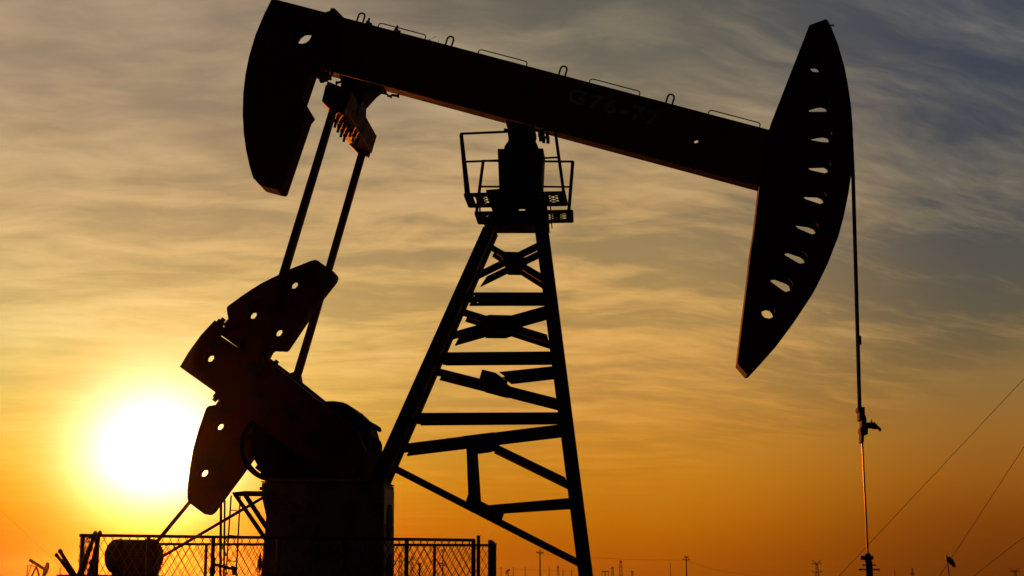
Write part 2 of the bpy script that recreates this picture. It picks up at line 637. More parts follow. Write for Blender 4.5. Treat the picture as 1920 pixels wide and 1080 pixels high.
cwf_s = [(411, 749), (404, 759), (392, 761), (387.5, 764), (385, 769), (372.5, 805), (362.5, 840), (356, 877.5), (351, 917.5), (351, 935), (354.5, 943),
         (383, 964), (394, 966.6), (400, 965), (405.7, 960), (434.5, 920.5), (464.4, 880), (500, 830), (500, 790), (460, 740), (420, 735)]
solid("counterweight", cwf_s, FY0 + .05, FY1 + .06, RED, far, holes=[lens(414, 801, .95), lens(384.5, 888, 1.05)])


def clamp(x, y, ang, Y, par):
    p = un(x, y, Y)
    d = Vector((math.cos(ang), 0, -math.sin(ang)))
    m = MB()
    m.bar(p - d * .09, p + d * .035, .085, .16)
    m.bar(p + d * .035, p + d * .085, .05, .09)
    m.build("clamp_bolt", RED, par)


clamp(414, 605, -.9, -1.0, near)
clamp(514, 684, -.9, -1.0, near)
clamp(407, 744, 2.2, -1.0, near)
solid("clamp_block", [(500, 676), (523, 688), (514, 700), (490, 690)], -1.10, -.88, RED, near)
# crank shaft and crank pins
cs = un(634, 838, NY0)
m = MB().tube([(cs.x, NY0 - .04, cs.z), (cs.x, FY1 + .04, cs.z)], .13, 16)
m.build("crank_shaft", DARK, jack, True)
for (x, y, Y) in ((478, 690, -1.3), (549, 735, 1.3)):
    p = un(x, y, Y)
    s = 1 if Y > 0 else -1
    MB().tube([(p.x, Y + s * .06, p.z), (p.x, s * .8, p.z)], .10, 14).build("crank_pin", DARK, jack, True)

# --- gearbox and brake drum
gb_s = [(510, 775), (560, 760), (602, 755), (615, 752), (627, 752), (642, 754), (655, 759), (672, 771), (686, 782), (704, 800), (711, 824), (709, 848), (692, 904), (497, 904), (491, 894), (487, 881), (477, 862), (468, 846), (474, 800)]
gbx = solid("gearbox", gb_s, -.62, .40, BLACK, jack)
solid("cover_lip", [(676, 772), (692, 789), (707, 797), (714, 802), (716, 807), (713, 811), (707, 808.5), (700, 806), (680, 796)], -.6, -.45, BLACK, gbx)
solid("side_port", [(698, 822), (706, 820), (707, 823), (712, 824), (716, 832), (717, 841), (713, 851), (698, 853)], -.6, -.35, BLACK, gbx)
c = un(517, 836, .55)
m = MB()
N = 40
Ro, Ri = .605, .52
for i in range(N):
    a0, a1 = 2 * math.pi * i / N, 2 * math.pi * (i + 1) / N
    q = [(Ro * math.cos(a0), Ro * math.sin(a0)), (Ro * math.cos(a1), Ro * math.sin(a1)), (Ri * math.cos(a1), Ri * math.sin(a1)), (Ri * math.cos(a0), Ri * math.sin(a0))]
    vs = [(c.x + x, y, c.z + z) for y in (.50, .62) for x, z in q]
    m.add(vs, [(0, 1, 2, 3), (7, 6, 5, 4), (0, 1, 5, 4), (2, 3, 7, 6)])
for k in range(5):
    a = 2 * math.pi * k / 5 + .3
    m.bar((c.x, .56, c.z), (c.x + .5 * math.cos(a), .56, c.z + .5 * math.sin(a)), .1, .07)
m.build("brake_wheel", BLACK, gbx)
m = MB().tube([(c.x, .35, c.z), (c.x, .68, c.z)], .09, 14)
m.build("wheel_hub", BLACK, gbx, True)

# --- pedestal under the gearbox, with vented side
ped_s = [(491, 906), (738, 906), (738, 1232), (489, 1232), (489, 1080), (496, 1006), (499, 968), (491, 932)]
ped = solid("pedestal", ped_s, -.60, .45, GREY, jack)
solid("top_rim", [(489, 902), (739, 902), (739, 912), (489, 912)], -.63, .48, GREY, ped)
rx = un(718.5, 980, -.6).x
for yy in (977, 1071):
    z = un(718.5, yy, -.1).z
    m = MB()
    n = 24
    vs = [(rx + .012, -.08 + .25 * math.cos(2 * math.pi * k / n), z + .27 * math.sin(2 * math.pi * k / n)) for k in range(n)]
    vs += [(x + .02, y, zz) for x, y, zz in vs]
    m.add(vs, [tuple(range(n)), tuple(range(n, 2 * n))] + [(k, (k + 1) % n, (k + 1) % n + n, k + n) for k in range(n)])
    m.build("vent", BLACK, ped)
for (x, y) in ((489, 916), (487, 924)):
    p = un(x + 2, y, -.3)
    MB().box(p, (.05, .1, .05)).build("bolt", BLACK, ped)

a = un(719.5, 915, -.5)
MB().box((rx + .004, -.075, (a.z + .45) / 2), (.010, 1.0, a.z - .45)).build("lit_side_strip", LIT_SIDE, ped)  # added pale strip, makes the pedestal's right face look lit
# --- steel base skid on the ground
m = MB()
xa, xb = un(300, 1240, 0).x, un(1150, 1240, 0).x
for Y in (-.62, .62):
    m.box(((xa + xb) / 2, Y, .375), (xb - xa, .22, .04))
    m.box(((xa + xb) / 2, Y, .2), (xb - xa, .03, .31))
    m.box(((xa + xb) / 2, Y, .02), (xb - xa, .22, .04))
for k in range(6):
    x = xa + .1 + (xb - xa - .2) * k / 5
    m.box((x, 0, .2), (.12, 1.19, .28))
m.build("base_skid", DARK, jack)

# --- service platform round the post
NZ = un(965, 363, -1.12).z


def floor_frame(c4, name, par):
    """c4: four corners (near-left, near-right, far-right, far-left)"""
    m = MB()
    for i in range(4):
        m.bar(c4[i], c4[(i + 1) % 4], .05, .05, Vector((0, 0, 1)))
    return m


def platform(cs, pars, mesh_spans):
    c4 = cs
    m = floor_frame(c4, "service_platform", jack)
    # floor plate strips round the grating
    nl, nr, fr, fl = c4
    m2 = m
    wdt = (fl - nl)
    u = (nr - nl)
    for t in (.08, .92):
        m2.bar(nl + wdt * t, nr + (fr - nr) * t, .12, .02, Vector((0, 0, 1)))
    for s in pars:
        a, b = nl + u * s, fl + (fr - fl) * s
        m2.bar(a, b, .12, .03, Vector((0, 0, 1)))
    pl = m2.build("service_platform", DARK, jack)
    for (s0, s1) in mesh_spans:
        gm = MB()
        L = u.length * (s1 - s0)
        Wd = wdt.length
        nrow = 9
        cell = Wd / nrow
        ncol = max(2, int(L / (cell * 2)))
        ux = u.normalized()
        uy = wdt.normalized()
        o = nl + u * s0
        for r in range(nrow):
            pts = []
            for k in range(ncol * 2 + 1):
                off = cell * ((k % 2) if r % 2 == 0 else 1 - (k % 2))
                pts.append(o + ux * (L * k / (ncol * 2)) + uy * (r * cell + off))
            for a, b in zip(pts, pts[1:]):
                gm.bar(a, b, .013, .012, Vector((0, 0, 1)))
        gm.build("grating", DARK, pl)
    return pl


def rail(pl, pts, r):
    m = MB()
    m.tube(pts, r * 1.22, 8)
    m.build("handrail", DARK, pl, True)


nl, nr = unz(873, 366, NZ), unz(1057, 361, NZ)
fl, fr = unz(881, 386.5, NZ), unz(1062, 383, NZ)
nl.y = nr.y = (nl.y + nr.y) / 2
fl.y = fr.y = (fl.y + fr.y) / 2
p1 = platform([nl, nr, fr, fl], [.13, .03, .34, .62, .80, .97], [(.16, .34), (.80, .97)])
yn = nl.y + .02
for pts, r in (([un(864.5, 252, yn), un(875, 367, yn)], .024), ([un(866, 252, yn), un(880, 367, yn + .12)], .016),
               ([un(863, 250.8, yn), un(1042, 243, yn)], .017), ([un(1041, 245, yn), un(1057, 362, yn)], .021),
               ([un(871, 303.4, yn), un(940, 300.5, yn)], .015), ([un(1018, 296.4, yn), un(1049, 295, yn)], .014)):
    rail(p1, pts, r)
fnl, fnr = unz(892, 398, NZ), unz(1072, 398, NZ)
ffl, ffr = unz(898, 416, NZ), unz(1073, 416.5, NZ)
fnl.y = fnr.y = (fnl.y + fnr.y) / 2
ffl.y = ffr.y = (ffl.y + ffr.y) / 2
p2 = platform([fnl, fnr, ffr, ffl], [.06, .02, .34, .62, .84, .98], [(.08, .34), (.76, .97)])
yf = fnl.y + .1
for pts, r in (([un(906, 302, yf), un(893.5, 398, yf)], .022), ([un(899.5, 384, yf), un(900, 400, yf + .1)], .012),
               ([un(905, 301.5, yf), un(1075, 303, yf)], .016), ([un(1074, 302.5, yf), un(1065, 416, yf)], .024),
               ([un(899, 350, yf), un(940, 350, yf)], .014), ([un(1015, 350, yf), un(1069, 350.5, yf)], .014)):
    rail(p2, pts, r)
solid("platform_bracket", [(911, 356), (938, 354), (940, 420), (925, 400), (914, 372)], -.42, -.32, DARK, jack)
m = MB()
a = un(1032, 384, .1)
m.bar(a, un(1035, 428, .1), .02, .02)
m.bar(un(1030, 418, .1), un(1037, 416, .1), .03, .03)
m.build("hanging_strap", DARK, jack)

# --- bridle, carrier bar and polished rod
HY = 0.0
rope_end = un(1612, 770, HY)
arc = [(1593, 225), (1596.5, 265), (1598, 300), (1599.5, 330), (1612, 770)]
for Y in (-.05, .05):
    m = MB().tube([Vector((un(x, y, HY).x, Y, un(x, y, HY).z)) for x, y in arc], .024, 8)
    m.build("bridle_rope", WIRE, jack, True)
p = un(1610, 638, HY)
MB().tube([p + Vector((.01, 0, .07)), p + Vector((.012, 0, -.07))], .034, 10).build("rope_clip", WIRE, jack, True)
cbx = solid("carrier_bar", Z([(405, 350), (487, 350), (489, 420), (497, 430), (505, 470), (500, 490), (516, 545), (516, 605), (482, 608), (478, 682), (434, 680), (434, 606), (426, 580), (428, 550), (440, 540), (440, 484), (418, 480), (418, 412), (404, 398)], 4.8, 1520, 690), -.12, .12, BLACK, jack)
solid("lever", Z([(495, 490), (540, 488), (540, 462), (553, 462), (555, 488), (577, 487), (612, 525), (600, 552), (570, 552), (540, 545), (500, 545)], 4.8, 1520, 690), -.04, .04, BLACK, cbx)
tag(solid("lever_tip", Z([(610, 522), (640, 550), (627, 577), (598, 550)], 4.8, 1520, 690), -.03, .03, RED, cbx), label="red tip of the lever")
rod = MB().tube([un(1616.8, 826, 0), un(1628, 1052, 0)], .0145, 12)
rod.build("polished_rod", STEEL, jack, True)

# --- brake lever rods and rear bracket
m = MB()
m.bar(un(357, 940, .95), un(290, 1021, .95), .06, .04)
m.build("brake_rod", DARK, jack)
m = MB()
m.bar(un(494, 932.5, .5), un(285, 1055, .5), .045, .04)
m.build("brake_rod", DARK, jack)
for nm, P, y0, y1 in (("rear_bracket", ((434, 923), (460, 920.5), (500, 921), (500, 930.5), (440, 930)), .6, .68),
                      ("bracket_strut", ((436, 927), (445, 928), (508, 1020), (499, 1020)), .6, .66),
                      ("bracket_strut", ((452, 928), (462, 928), (513, 1006), (503, 1006)), .7, .76)):
    MB().prism([(un(x, y, .6).x, un(x, y, .6).z) for x, y in P], y0, y1).build(nm, DARK, jack)

# ------------------------------------------------------------------ wellhead under the rod
wp = un(1629.6, 1060, 0)
ww = JM @ wp
well = empty("wellhead", (ww.x, ww.y, 0), -YAW)
tag(well, "dark wellhead stuffing box with side bolts below the polished rod", "wellhead")
zc = lambda py: un(1629.6, py, 0).z


def wpart(name, mb, sm=True):
    return mb.build(name, BLACK, well, sm)


m = MB()
m.tube([(0, 0, .9), (0, 0, zc(1052))], .053, 14)
wpart("stuffing_box", m)
m = MB()
m.tube([(-.012, 0, zc(1054)), (-.012, 0, zc(1046)), (-.012, 0, zc(1040)), (-.012, 0, zc(1037.5))], [.05, .055, .045, .03], 14)
wpart("gland_cap", m)
for s in (-1, 1):
    z = zc(1046)
    m = MB().tube([(s * .02, 0, z), (s * .06, 0, z), (s * (.115 if s < 0 else .065), 0, z), (s * (.125 if s < 0 else .07), 0, z)], [.028, .034, .034, .02], 10)
    wpart("packing_lobe", m)
for (py, hw, r) in ((1059.5, .093, .009), (1068, .15, .011)):
    m = MB().tube([(-hw, 0, zc(py)), (hw, 0, zc(py))], r, 8)
    m.tube([(-hw - .01, 0, zc(py)), (-hw + .02, 0, zc(py))], r * 1.35, 8)
    m.tube([(hw - .02, 0, zc(py)), (hw + .01, 0, zc(py))], r * 1.35, 8)
    wpart("clamp_bolt", m)
m = MB()
m.tube([(0, 0, 0), (0, 0, .95)], .11, 16)
m.tube([(0, 0, .5), (0, 0, .56)], .2, 16)
m.tube([(0, 0, .9), (0, 0, .96)], .16, 16)
m.tube([(-.5, 0, .75), (.5, 0, .75)], .06, 12)
wpart("casing", m)

# ------------------------------------------------------------------ fences
FH = 2.29


def fence(name, p0, p1, post_px, label, D0=None, ztop=FH, mesh=True, pw=.05, rails=(0.0,), cellw=.115, cellh=.20, group=None, tall=()):
    """wire-mesh panel from p0 to p1 (ground points)"""
    p0, p1 = Vector(p0), Vector(p1)
    d = (p1 - p0)
    L = d.length
    ang = math.atan2(d.y, d.x)
    e = empty(name, p0, ang)
    tag(e, label, "fence", group)
    MB().box((L / 2, 0, ztop - .022), (L, .045, .044)).build("rail", DARK, e)
    MB().box((L / 2, 0, .15), (L, .04, .04)).build("rail", DARK, e)
    for s in post_px:
        mb = MB()
        mb.box((s, .012, ztop / 2 - .004), (pw, pw, ztop - .008))
        mb.build("fence_post", DARK, e)
    mm = MB()
    z0, z1 = .17, ztop - .03
    hh = z1 - z0
    k = cellw / cellh
    x = -hh * k
    while x < L:
        for sgn in (1, -1):
            xa = x if sgn > 0 else x + hh * k
            xb = xa + sgn * hh * k
            za, zb = z0, z1
            # clip to the panel
            if min(xa, xb) < 0:
                t = -min(xa, xb) / (hh * k)
                if xa < xb:
                    xa, za = 0, z0 + t * hh
                else:
                    xb, zb = 0, z1 - t * hh
            if max(xa, xb) > L:
                t = (max(xa, xb) - L) / (hh * k)
                if xb > xa:
                    xb, zb = L, z1 - t * hh
                else:
                    xa, za = L, z0 + t * hh
            if abs(zb - za) > .03:
                jit = random.uniform(-.004, .004)
                mm.bar((xa + jit, -.01 + .004 * sgn, za), (xb + jit, -.01 + .004 * sgn, zb), .009, .007)
        x += cellw
    mm.build("wire_mesh", DARK, e)
    return e


def gp(px, D):
    """ground point under picture column px at distance D (row near the horizon)"""
    p = at(px, 1040, D)
    return Vector((p.x, D, 0))


def along(p0, p1, px):
    """distance along the run where picture column px crosses it"""
    best = min(range(0, 2001), key=lambda i: abs((lambda q: W / 2 + F * q.x / ((q - Vector((0, 0, CAM.z - 1.8 + 0))).y * math.cos(PITCH)))(p0.lerp(p1, i / 2000)) - px))
    return (p1 - p0).length * best / 2000


A0, A1 = gp(150, 20.95), gp(889, 23.3)
fence("mesh_fence", A0, A1, [along(A0, A1, x) for x in (150.5, 275, 397, 520, 642, 762, 888)], "long wire mesh fence run in front of the motor and the grey pedestal", rails=(0.0,))
B0, B1 = gp(292, 25.6), gp(918, 26.4)
fence("mesh_fence", B0, B1, [along(B0, B1, x) for x in (294, 384, 603, 711, 814)], "wire mesh fence run standing behind the pedestal and motor", rails=(0.0,))
C0, C1 = gp(919.5, 23.9), gp(929, 26.2)
fence("mesh_fence", C0, C1, [0.02, (C1 - C0).length - .02], "narrow end panel of wire mesh seen nearly edge on beside the tower leg")
D0, D1 = gp(180, 22.3), gp(149.5, 21.0)
fence("mesh_fence", D0, D1, [0.0], "short oblique mesh panel at the bin end of the fence", pw=.06)
# free-standing gate post
m = MB()
p = gp(897, 23.4)
zt = at(897, 1005, 23.4).z
m.box((0, 0, zt / 2), (.055, .055, zt))
m.box((0, 0, zt + .004), (.065, .065, .008))
o = m.build("gate_post", DARK)
o.location = p
tag(o, "single tall square gate post rising above the mesh fence end", "post")

# ------------------------------------------------------------------ motor behind the fence
mc = at(214.5, 1043.5, 23.6)
mot = empty("electric_motor", (mc.x, mc.y, 0), math.radians(-36))
tag(mot, "round ribbed electric motor on a stand behind the mesh fence", "motor")
# local -Y faces the camera side
zc0 = mc.z
m = MB()
m.tube([(0, -.02, zc0), (0, .02, zc0), (0, .10, zc0), (0, .16, zc0)], [.20, .268, .278, .268], 28)
m.build("end_shield", BLACK, mot, True)
m = MB()
m.tube([(0, .16, zc0), (0, .62, zc0)], .238, 28)
for k in range(40):
    a = 2 * math.pi * k / 40
    m.bar((.245 * math.cos(a), .18, zc0 + .245 * math.sin(a)), (.245 * math.cos(a), .6, zc0 + .245 * math.sin(a)), .012, .05, Vector((math.cos(a), 0, math.sin(a))))
m.build("ribbed_body", BLACK, mot)
m = MB().tube([(0, .62, zc0), (0, .64, zc0), (0, .78, zc0), (0, .80, zc0)], [.2, .25, .25, .2], 28)
for k in range(44):
    a = 2 * math.pi * k / 44
    m.bar((.26 * math.cos(a), .66, zc0 + .26 * math.sin(a)), (.26 * math.cos(a), .76, zc0 + .26 * math.sin(a)), .012, .06, Vector((math.cos(a), 0, math.sin(a))))
m.build("fan_cover", BLACK, mot, True)
m = MB()
m.box((-.27, .16, zc0 - .05), (.06, .10, .10))
m.build("terminal_box", BLACK, mot)
m = MB()
m.box((0, .42, zc0 - .305), (.44, .8, .04))
for x in (-.17, .17):
    m.box((x, .42, zc0 - .25), (.06, .6, .12))
for x in (-.2, .2):
    for y in (.10, .74):
        m.box((x, y, (zc0 - .325) / 2), (.09, .09, zc0 - .325))
m.build("stand", BLACK, mot)

# ------------------------------------------------------------------ ladder and pipes by the pedestal
lad = empty("ladder", (0, 0, 0))
tag(lad, "narrow steel ladder standing between the fence runs left of the pedestal", "ladder")
LD = 25.1
la0, la1 = at(433.5, 929, LD), at(424, 1075, LD)
lb0, lb1 = at(450.5, 931, LD), at(443, 1075, LD)


def down(a, b):
    t = a.z / (a.z - b.z)
    return a.lerp(b, t)


la2, lb2 = down(la0, la1), down(lb0, lb1)
lad.location = (la2 + lb2) / 2
off = Vector(lad.location)
for a, b in ((la0, la2), (lb0, lb2)):
    MB().bar(a - off, b - off, .022, .03).build("stile", DARK, lad)
zz = .3
while zz < la0.z:
    t = 1 - zz / la0.z
    a, b = la0.lerp(la2, t), lb0.lerp(lb2, t)
    MB().tube([a - off, b - off], .010, 6).build("rung", DARK, lad)
    zz += .42
for px, top, lbl, r in ((414.5, 941, "thicker of two bare upright pipes beside the ladder", .023), (421.5, 938, "thinner upright pipe between the thick pipe and the ladder", .017)):
    p = at(px, top, 25.5)
    b = at(px - 1.5, 1080, 25.5)
    o = MB().tube([p, down(p, b)], r, 10).build("standpipe", DARK, None, True)
    tag(o, lbl, "pipe", "upright pipes by the ladder")
# valve with a bent handle behind the fence
vv = empty("valve", gp(404, 25.0))
tag(vv, "small valve on an upright pipe with a long side arm seen through the fence mesh", "valve")
o0 = vv.location
m = MB()
q = at(401, 1046, 25.0) - o0
m.tube([(q.x - .02, 0, 0), (q.x - .02, 0, q.z - .25)], .035, 10)
m.tube([(q.x - .02, 0, q.z - .26), (q.x, 0, q.z)], [.05, .03], 10)
m.build("pipe", BLACK, vv, True)
m = MB()
m.bar(at(399, 1057.5, 25.0) - o0, at(438, 1067, 25.0) - o0, .045, .05)
m.bar(at(433, 1064, 25.0) - o0, at(444, 1068, 25.0) - o0, .07, .06)
m.bar(at(440, 1066, 25.0) - o0, at(439, 1078, 25.0) - o0, .07, .06)
m.build("arm", BLACK, vv)
# leaf blades at the foot of the pedestal
m = MB()
for (x, y, x2, y2) in ((489, 1037, 483, 1068), (490, 1045, 486, 1076)):
    a, b = at(x, y, 23.2), at(x2, y2, 23.2)
    c = a.lerp(b, .5)
    m.tube([a, a.lerp(b, .25), c, a.lerp(b, .8), b], [.004, .02, .028, .02, .006], 6)
    m.tube([b, Vector((b.x + .05, b.y, 0))], [.006, .01], 5)
o = m.build("tall_weed", WOOD)
tag(o, "dark tall weed with a long leaf against the pedestal's side", "plant")

# ------------------------------------------------------------------ bin of steel bars at the fence end
BD = 20.6
b0, b1 = at(111, 1078, BD), at(181, 1079, BD)
zt = b0.z
bn = empty("steel_bin", ((b0.x + b1.x) / 2, BD + .2, 0))
tag(bn, "open dark steel bin holding leaning bars at the end of the fence", "bin")
wb = b1.x - b0.x
m = MB()
for (cx, cy, sx_, sy_) in ((0, -.2, wb, .02), (0, .2, wb, .02), (-wb / 2 + .01, 0, .02, .38), (wb / 2 - .01, 0, .02, .38)):
    m.box((cx, cy, zt / 2 + .02), (sx_, sy_, zt - .04))
m.box((0, 0, .03), (wb - .04, .38, .02))
m.build("bin_wall", DARK, bn)
m = MB()
for (cx, cy, sx_, sy_) in ((0, -.215, wb + .06, .03), (0, .215, wb + .06, .03), (-wb / 2 - .015, 0, .03, .40), (wb / 2 + .015, 0, .03, .40)):
    m.box((cx, cy, zt - .02), (sx_, sy_, .05))
m.build("rim", DARK, bn)
bars = [(111.5, 1031, 139, 1079, .030, .045, "upright of two dark bars leaning out of the bin toward the far small pump jack"),
        (104.5, 1039, 136, 1078, .026, .040, "lower forked bar of the pair leaning out of the bin away from the fence"),
        (179.5, 997, 151, 1076, .030, .055, "long round tipped bar leaning from the bin across the fence corner"),
        (188, 996, 170, 1080, .028, .060, "steepest bar in the bin, thick at its foot, rising past the fence rail")]
for i, (x0, y0, x1, y1, ra, rb, lb) in enumerate(bars):
    a, b = at(x0, y0, BD - .02 + .09 * i), at(x1, y1, BD + .05 + .09 * i)
    d = (b - a)
    e = b + d.normalized() * .5
    m = MB()
    m.tube([a - d.normalized() * .01, a + d * .04, a + d * .10, a + d * .12, b, e], [ra * .6, ra * 1.15, ra * 1.1, ra * .8, rb * .9, rb], 10)
    if i == 1:
        q = a + d * .45
        s = at(115, 1050, BD + .07)
        m.tube([q, s], .03, 8)
    o = m.build("steel_bar", DARK, None, True)
    tag(o, lb, "bar", "bars standing in the steel bin")

# ------------------------------------------------------------------ guyed mast out of frame, its guy wires in the frame
GD = 60.0


def g_at(px, py, D=GD):
    return at(px, py, D)


def ground_hit(p, q):
    return p.lerp(q, p.z / (p.z - q.z))


mt = at(2196, 415, GD)
mast = empty("guyed_mast", (mt.x, GD, 0))
tag(mast, "thin guy wires of a mast slanting across the lower right corner behind the wellhead", "guyed mast")
MB().tube([(0, 0, 0), (0, 0, mt.z + .6)], [.12, .07], 10).build("pole", DARK, mast, True)
for (pa, pb, top, lb) in (((1575, 1078), (1920, 710), mt, "longest diagonal guy wire, crossing behind the wellhead"),
                          ((1762, 1080), (1920, 838), mt, "steep guy wire passing beside the windsock"),
                          ((1828, 1078), (1920, 1007), None, "lowest guy wire with the gentlest slope, near the picture corner")):
    p, q = at(*pa, GD), at(*pb, GD)
    d = q - p
    e = p + d * ((mt.x - p.x) / d.x)
    s = p - d * (p.z / d.z)
    tag(MB().tube([s - mast.location, e - mast.location], .0105, 6).build("guy_wire", WIRE, mast), lb)
p, q = at(0, 955, 120), at(95, 1045, 120)
d = q - p
s = p + d * (p.z / -d.z)
e = p - d * 2.2
mL = empty("guyed_mast", (e.x, 120, 0))
tag(mL, "faint single guy wire of a far mast slanting down behind the small far pump jack", "guyed mast")
MB().tube([(0, 0, 0), (0, 0, e.z + .4)], [.12, .07], 10).build("pole", DARK, mL, True)
MB().tube([e - mL.location, s - mL.location], .0085, 5).build("guy_wire", WIRE, mL)

# ------------------------------------------------------------------ windsock
wb_ = gp(1779, 110)
ws = empty("windsock", wb_)
tag(ws, "limp windsock hanging from a thin tilted pole at lower right", "windsock")
tp = at(1775.5, 1041, 110) - wb_
bt = at(1779.5, 1078, 110) - wb_
dd = bt - tp
MB().tube([tp, tp + dd * (tp.z / -dd.z)], .035, 8).build("pole", DARK, ws, True)
h0 = at(1774.5, 1047.5, 110) - wb_
pts = [at(x, y, 110) - wb_ for x, y in ((1774, 1047), (1779, 1048), (1783, 1053), (1787, 1058), (1790.5, 1063))]
MB().tube(pts, [.11, .19, .21, .16, .09], 10).build("sock", CLOTH, ws, True)
MB().tube([pts[0] - Vector((.03, 0, 0)), pts[0] + Vector((.05, 0, 0))], .16, 12).build("hoop", DARK, ws, True)


# ------------------------------------------------------------------ distant poles, pylons and small pump jacks
def utility_pole(px, top, D, label, arms=((6, 13),), group="distant utility poles", w=.13):
    b = gp(px, D)
    h = at(px, top, D).z
    e = empty("utility_pole", b)
    tag(e, label, "utility pole", group)
    MB().tube([(0, 0, 0), (0, 0, h)], [w * 1.15, w * .75], 8).build("pole", DARK, e, True)
    k = D / F
    for (dy, half) in arms:
        m = MB()
        m.box((0, -.12, h - dy * k), (2 * half * k, .12, .14))
        for s in (-1, -.55, .55, 1):
            m.box((s * half * k * .95, -.12, h - dy * k + .18), (.09, .09, .22))
        m.build("crossarm", DARK, e)
    return e, h


utility_pole(1012.5, 1030, 250, "tall utility pole with one crossarm, seen between the fence end and the tower leg", ((6.5, 7),), w=.12)
utility_pole(1286.5, 1043.5, 300, "utility pole with two crossarms standing alone right of the tower", ((1.5, 4), (6, 6.5)), w=.12)
utility_pole(830.5, 1030, 270, "utility pole with several crossarms seen through the fence mesh", ((3, 4), (26, 7), (30, 6)), w=.11)
utility_pole(787, 1056, 250, "short thick utility pole behind the fence mesh", ((2, 3),), w=.2)


def thin_post(px, top, D, label, group="thin posts of the far substation"):
    h = at(px, top, D).z
    o = MB().tube([(0, 0, 0), (0, 0, h)], .09 * D / 400, 6).build("thin_post", DARK)
    o.location = gp(px, D)
    return tag(o, label, "post", group)


thin_post(1256.5, 1055, 330, "plain bare post just left of the two armed utility pole", None)
thin_post(1676, 1066, 500, "short bare post between the wellhead and the windsock", None)
for px, tp_ in ((939.5, 1063), (962.5, 1063.5), (984.5, 1063), (1029.5, 1064), (1055.5, 1066), (1071.5, 1067)):
    thin_post(px, tp_, 420, "thin post in the row at the far substation left of the tower leg")


def pylon(name, px, top, D, base_half, label, arms, style="T", group="distant lattice pylons"):
    """lattice tower of four legs with bracing"""
    k = D / F
    h = at(px, top, D).z
    e = empty(name, gp(px, D))
    tag(e, label, "pylon", group)
    bh = base_half * k
    th = bh * (.35 if style == "T" else .28)
    zt_ = h * (.87 if style == "Y" else 1.0)
    t = .27 * D / 1000
    m = MB()
    n = 6
    lv = [(zt_ * i / n, bh + (th - bh) * (i / n) ** .8) for i in range(n + 1)]
    for i in range(n):
        (z0, r0), (z1, r1) = lv[i], lv[i + 1]
        c0 = [(-r0, -r0), (r0, -r0), (r0, r0), (-r0, r0)]
        c1 = [(-r1, -r1), (r1, -r1), (r1, r1), (-r1, r1)]
        for j in range(4):
            m.bar((*c0[j], z0), (*c1[j], z1), t, t)
            a, b = c0[j], c1[(j + 1) % 4]
            m.bar((*a, z0), (*b, z1), t * .6, t * .6)
            a, b = c0[(j + 1) % 4], c1[j]
            m.bar((*a, z0), (*b, z1), t * .6, t * .6)
    m.build("lattice", DARK, e)
    for (py, half, slope) in arms:
        z = at(px, py, D).z
        w = half * k
        m = MB()
        for s in (-1, 1):
            m.bar((0, 0, z), (s * w, 0, z + slope * k), t * 1.1, t)
            m.bar((0, 0, z - 2.2 * k), (s * w, 0, z + slope * k), t * .8, t)
            if style == "Y":
                m.bar((s * w * .75, 0, z + slope * k * .75), (s * w * .75, 0, z + slope * k * .75 - 2.6 * k), t * .6, t * .6)
        m.build("crossarm", DARK, e)
    return e


pylon("lattice_pylon", 1530.5, 1050, 2700, 5, "hazy lattice pylon with a forked top, left of the wellhead", ((1056, 8.5, 5.6), (1057, 10.4, .6), (1072.5, 11, 1)), "Y")
pylon("lattice_pylon", 1900.5, 1065, 3300, 5, "hazy forked top pylon by the right picture edge", ((1070.5, 9, 5), (1071.5, 10.5, .6)), "Y")
pylon("lattice_pylon", 1708.5, 1065, 2600, 3.5, "small pale lattice pylon between wellhead and windsock", ((1075.5, 4.5, 0),))
pylon("lattice_pylon", 1163.5, 1050, 1300, 4.2, "tallest narrow lattice tower in the cluster right of the tower leg", ((1053, 2.5, 0),))
pylon("lattice_pylon", 1148, 1062, 1300, 3.0, "shorter lattice tower roped to the tallest one in its cluster", ((1065, 3, 0),))
pylon("lattice_pylon", 1046, 1060, 1500, 2.4, "slim lattice tower between the utility pole and the tower leg", ((1064, 2.5, 0),))
pylon("lattice_pylon", 1185, 1070, 1500, 2.6, "lowest lattice tower just right of the tallest one", ((1072, 2.6, 0),))
pylon("lattice_pylon", 751, 1036, 420, 4.5, "lattice tower just right of the pedestal, seen through the mesh", ((1042, 4.5, 0), (1052, 5, 0)))
pylon("lattice_pylon", 773, 1042, 480, 4.0, "second lattice tower from the pedestal, seen through the mesh", ((1048, 4, 0),))
pylon("lattice_pylon", 115, 1064, 1800, 2.6, "faint small lattice tower behind the bars in the bin", ((1068, 2.2, 0),))
# portal frames of the substation
for px, lb in ((1131, "first low substation portal frame left of the shorter lattice tower"), (1138, "second low substation portal frame touching the shorter lattice tower")):
    e = empty("portal_frame", gp(px, 700))
    tag(e, lb, "portal frame", "low substation frames")
    k = 700 / F
    h = at(px, 1072, 700).z
    for s in (-1, 1):
        MB().box((s * 2.6 * k, 0, h / 2), (.25, .25, h)).build("leg", DARK, e)
    MB().box((0, 0, h + .1), (7 * k, .3, .35)).build("crossbeam", DARK, e)


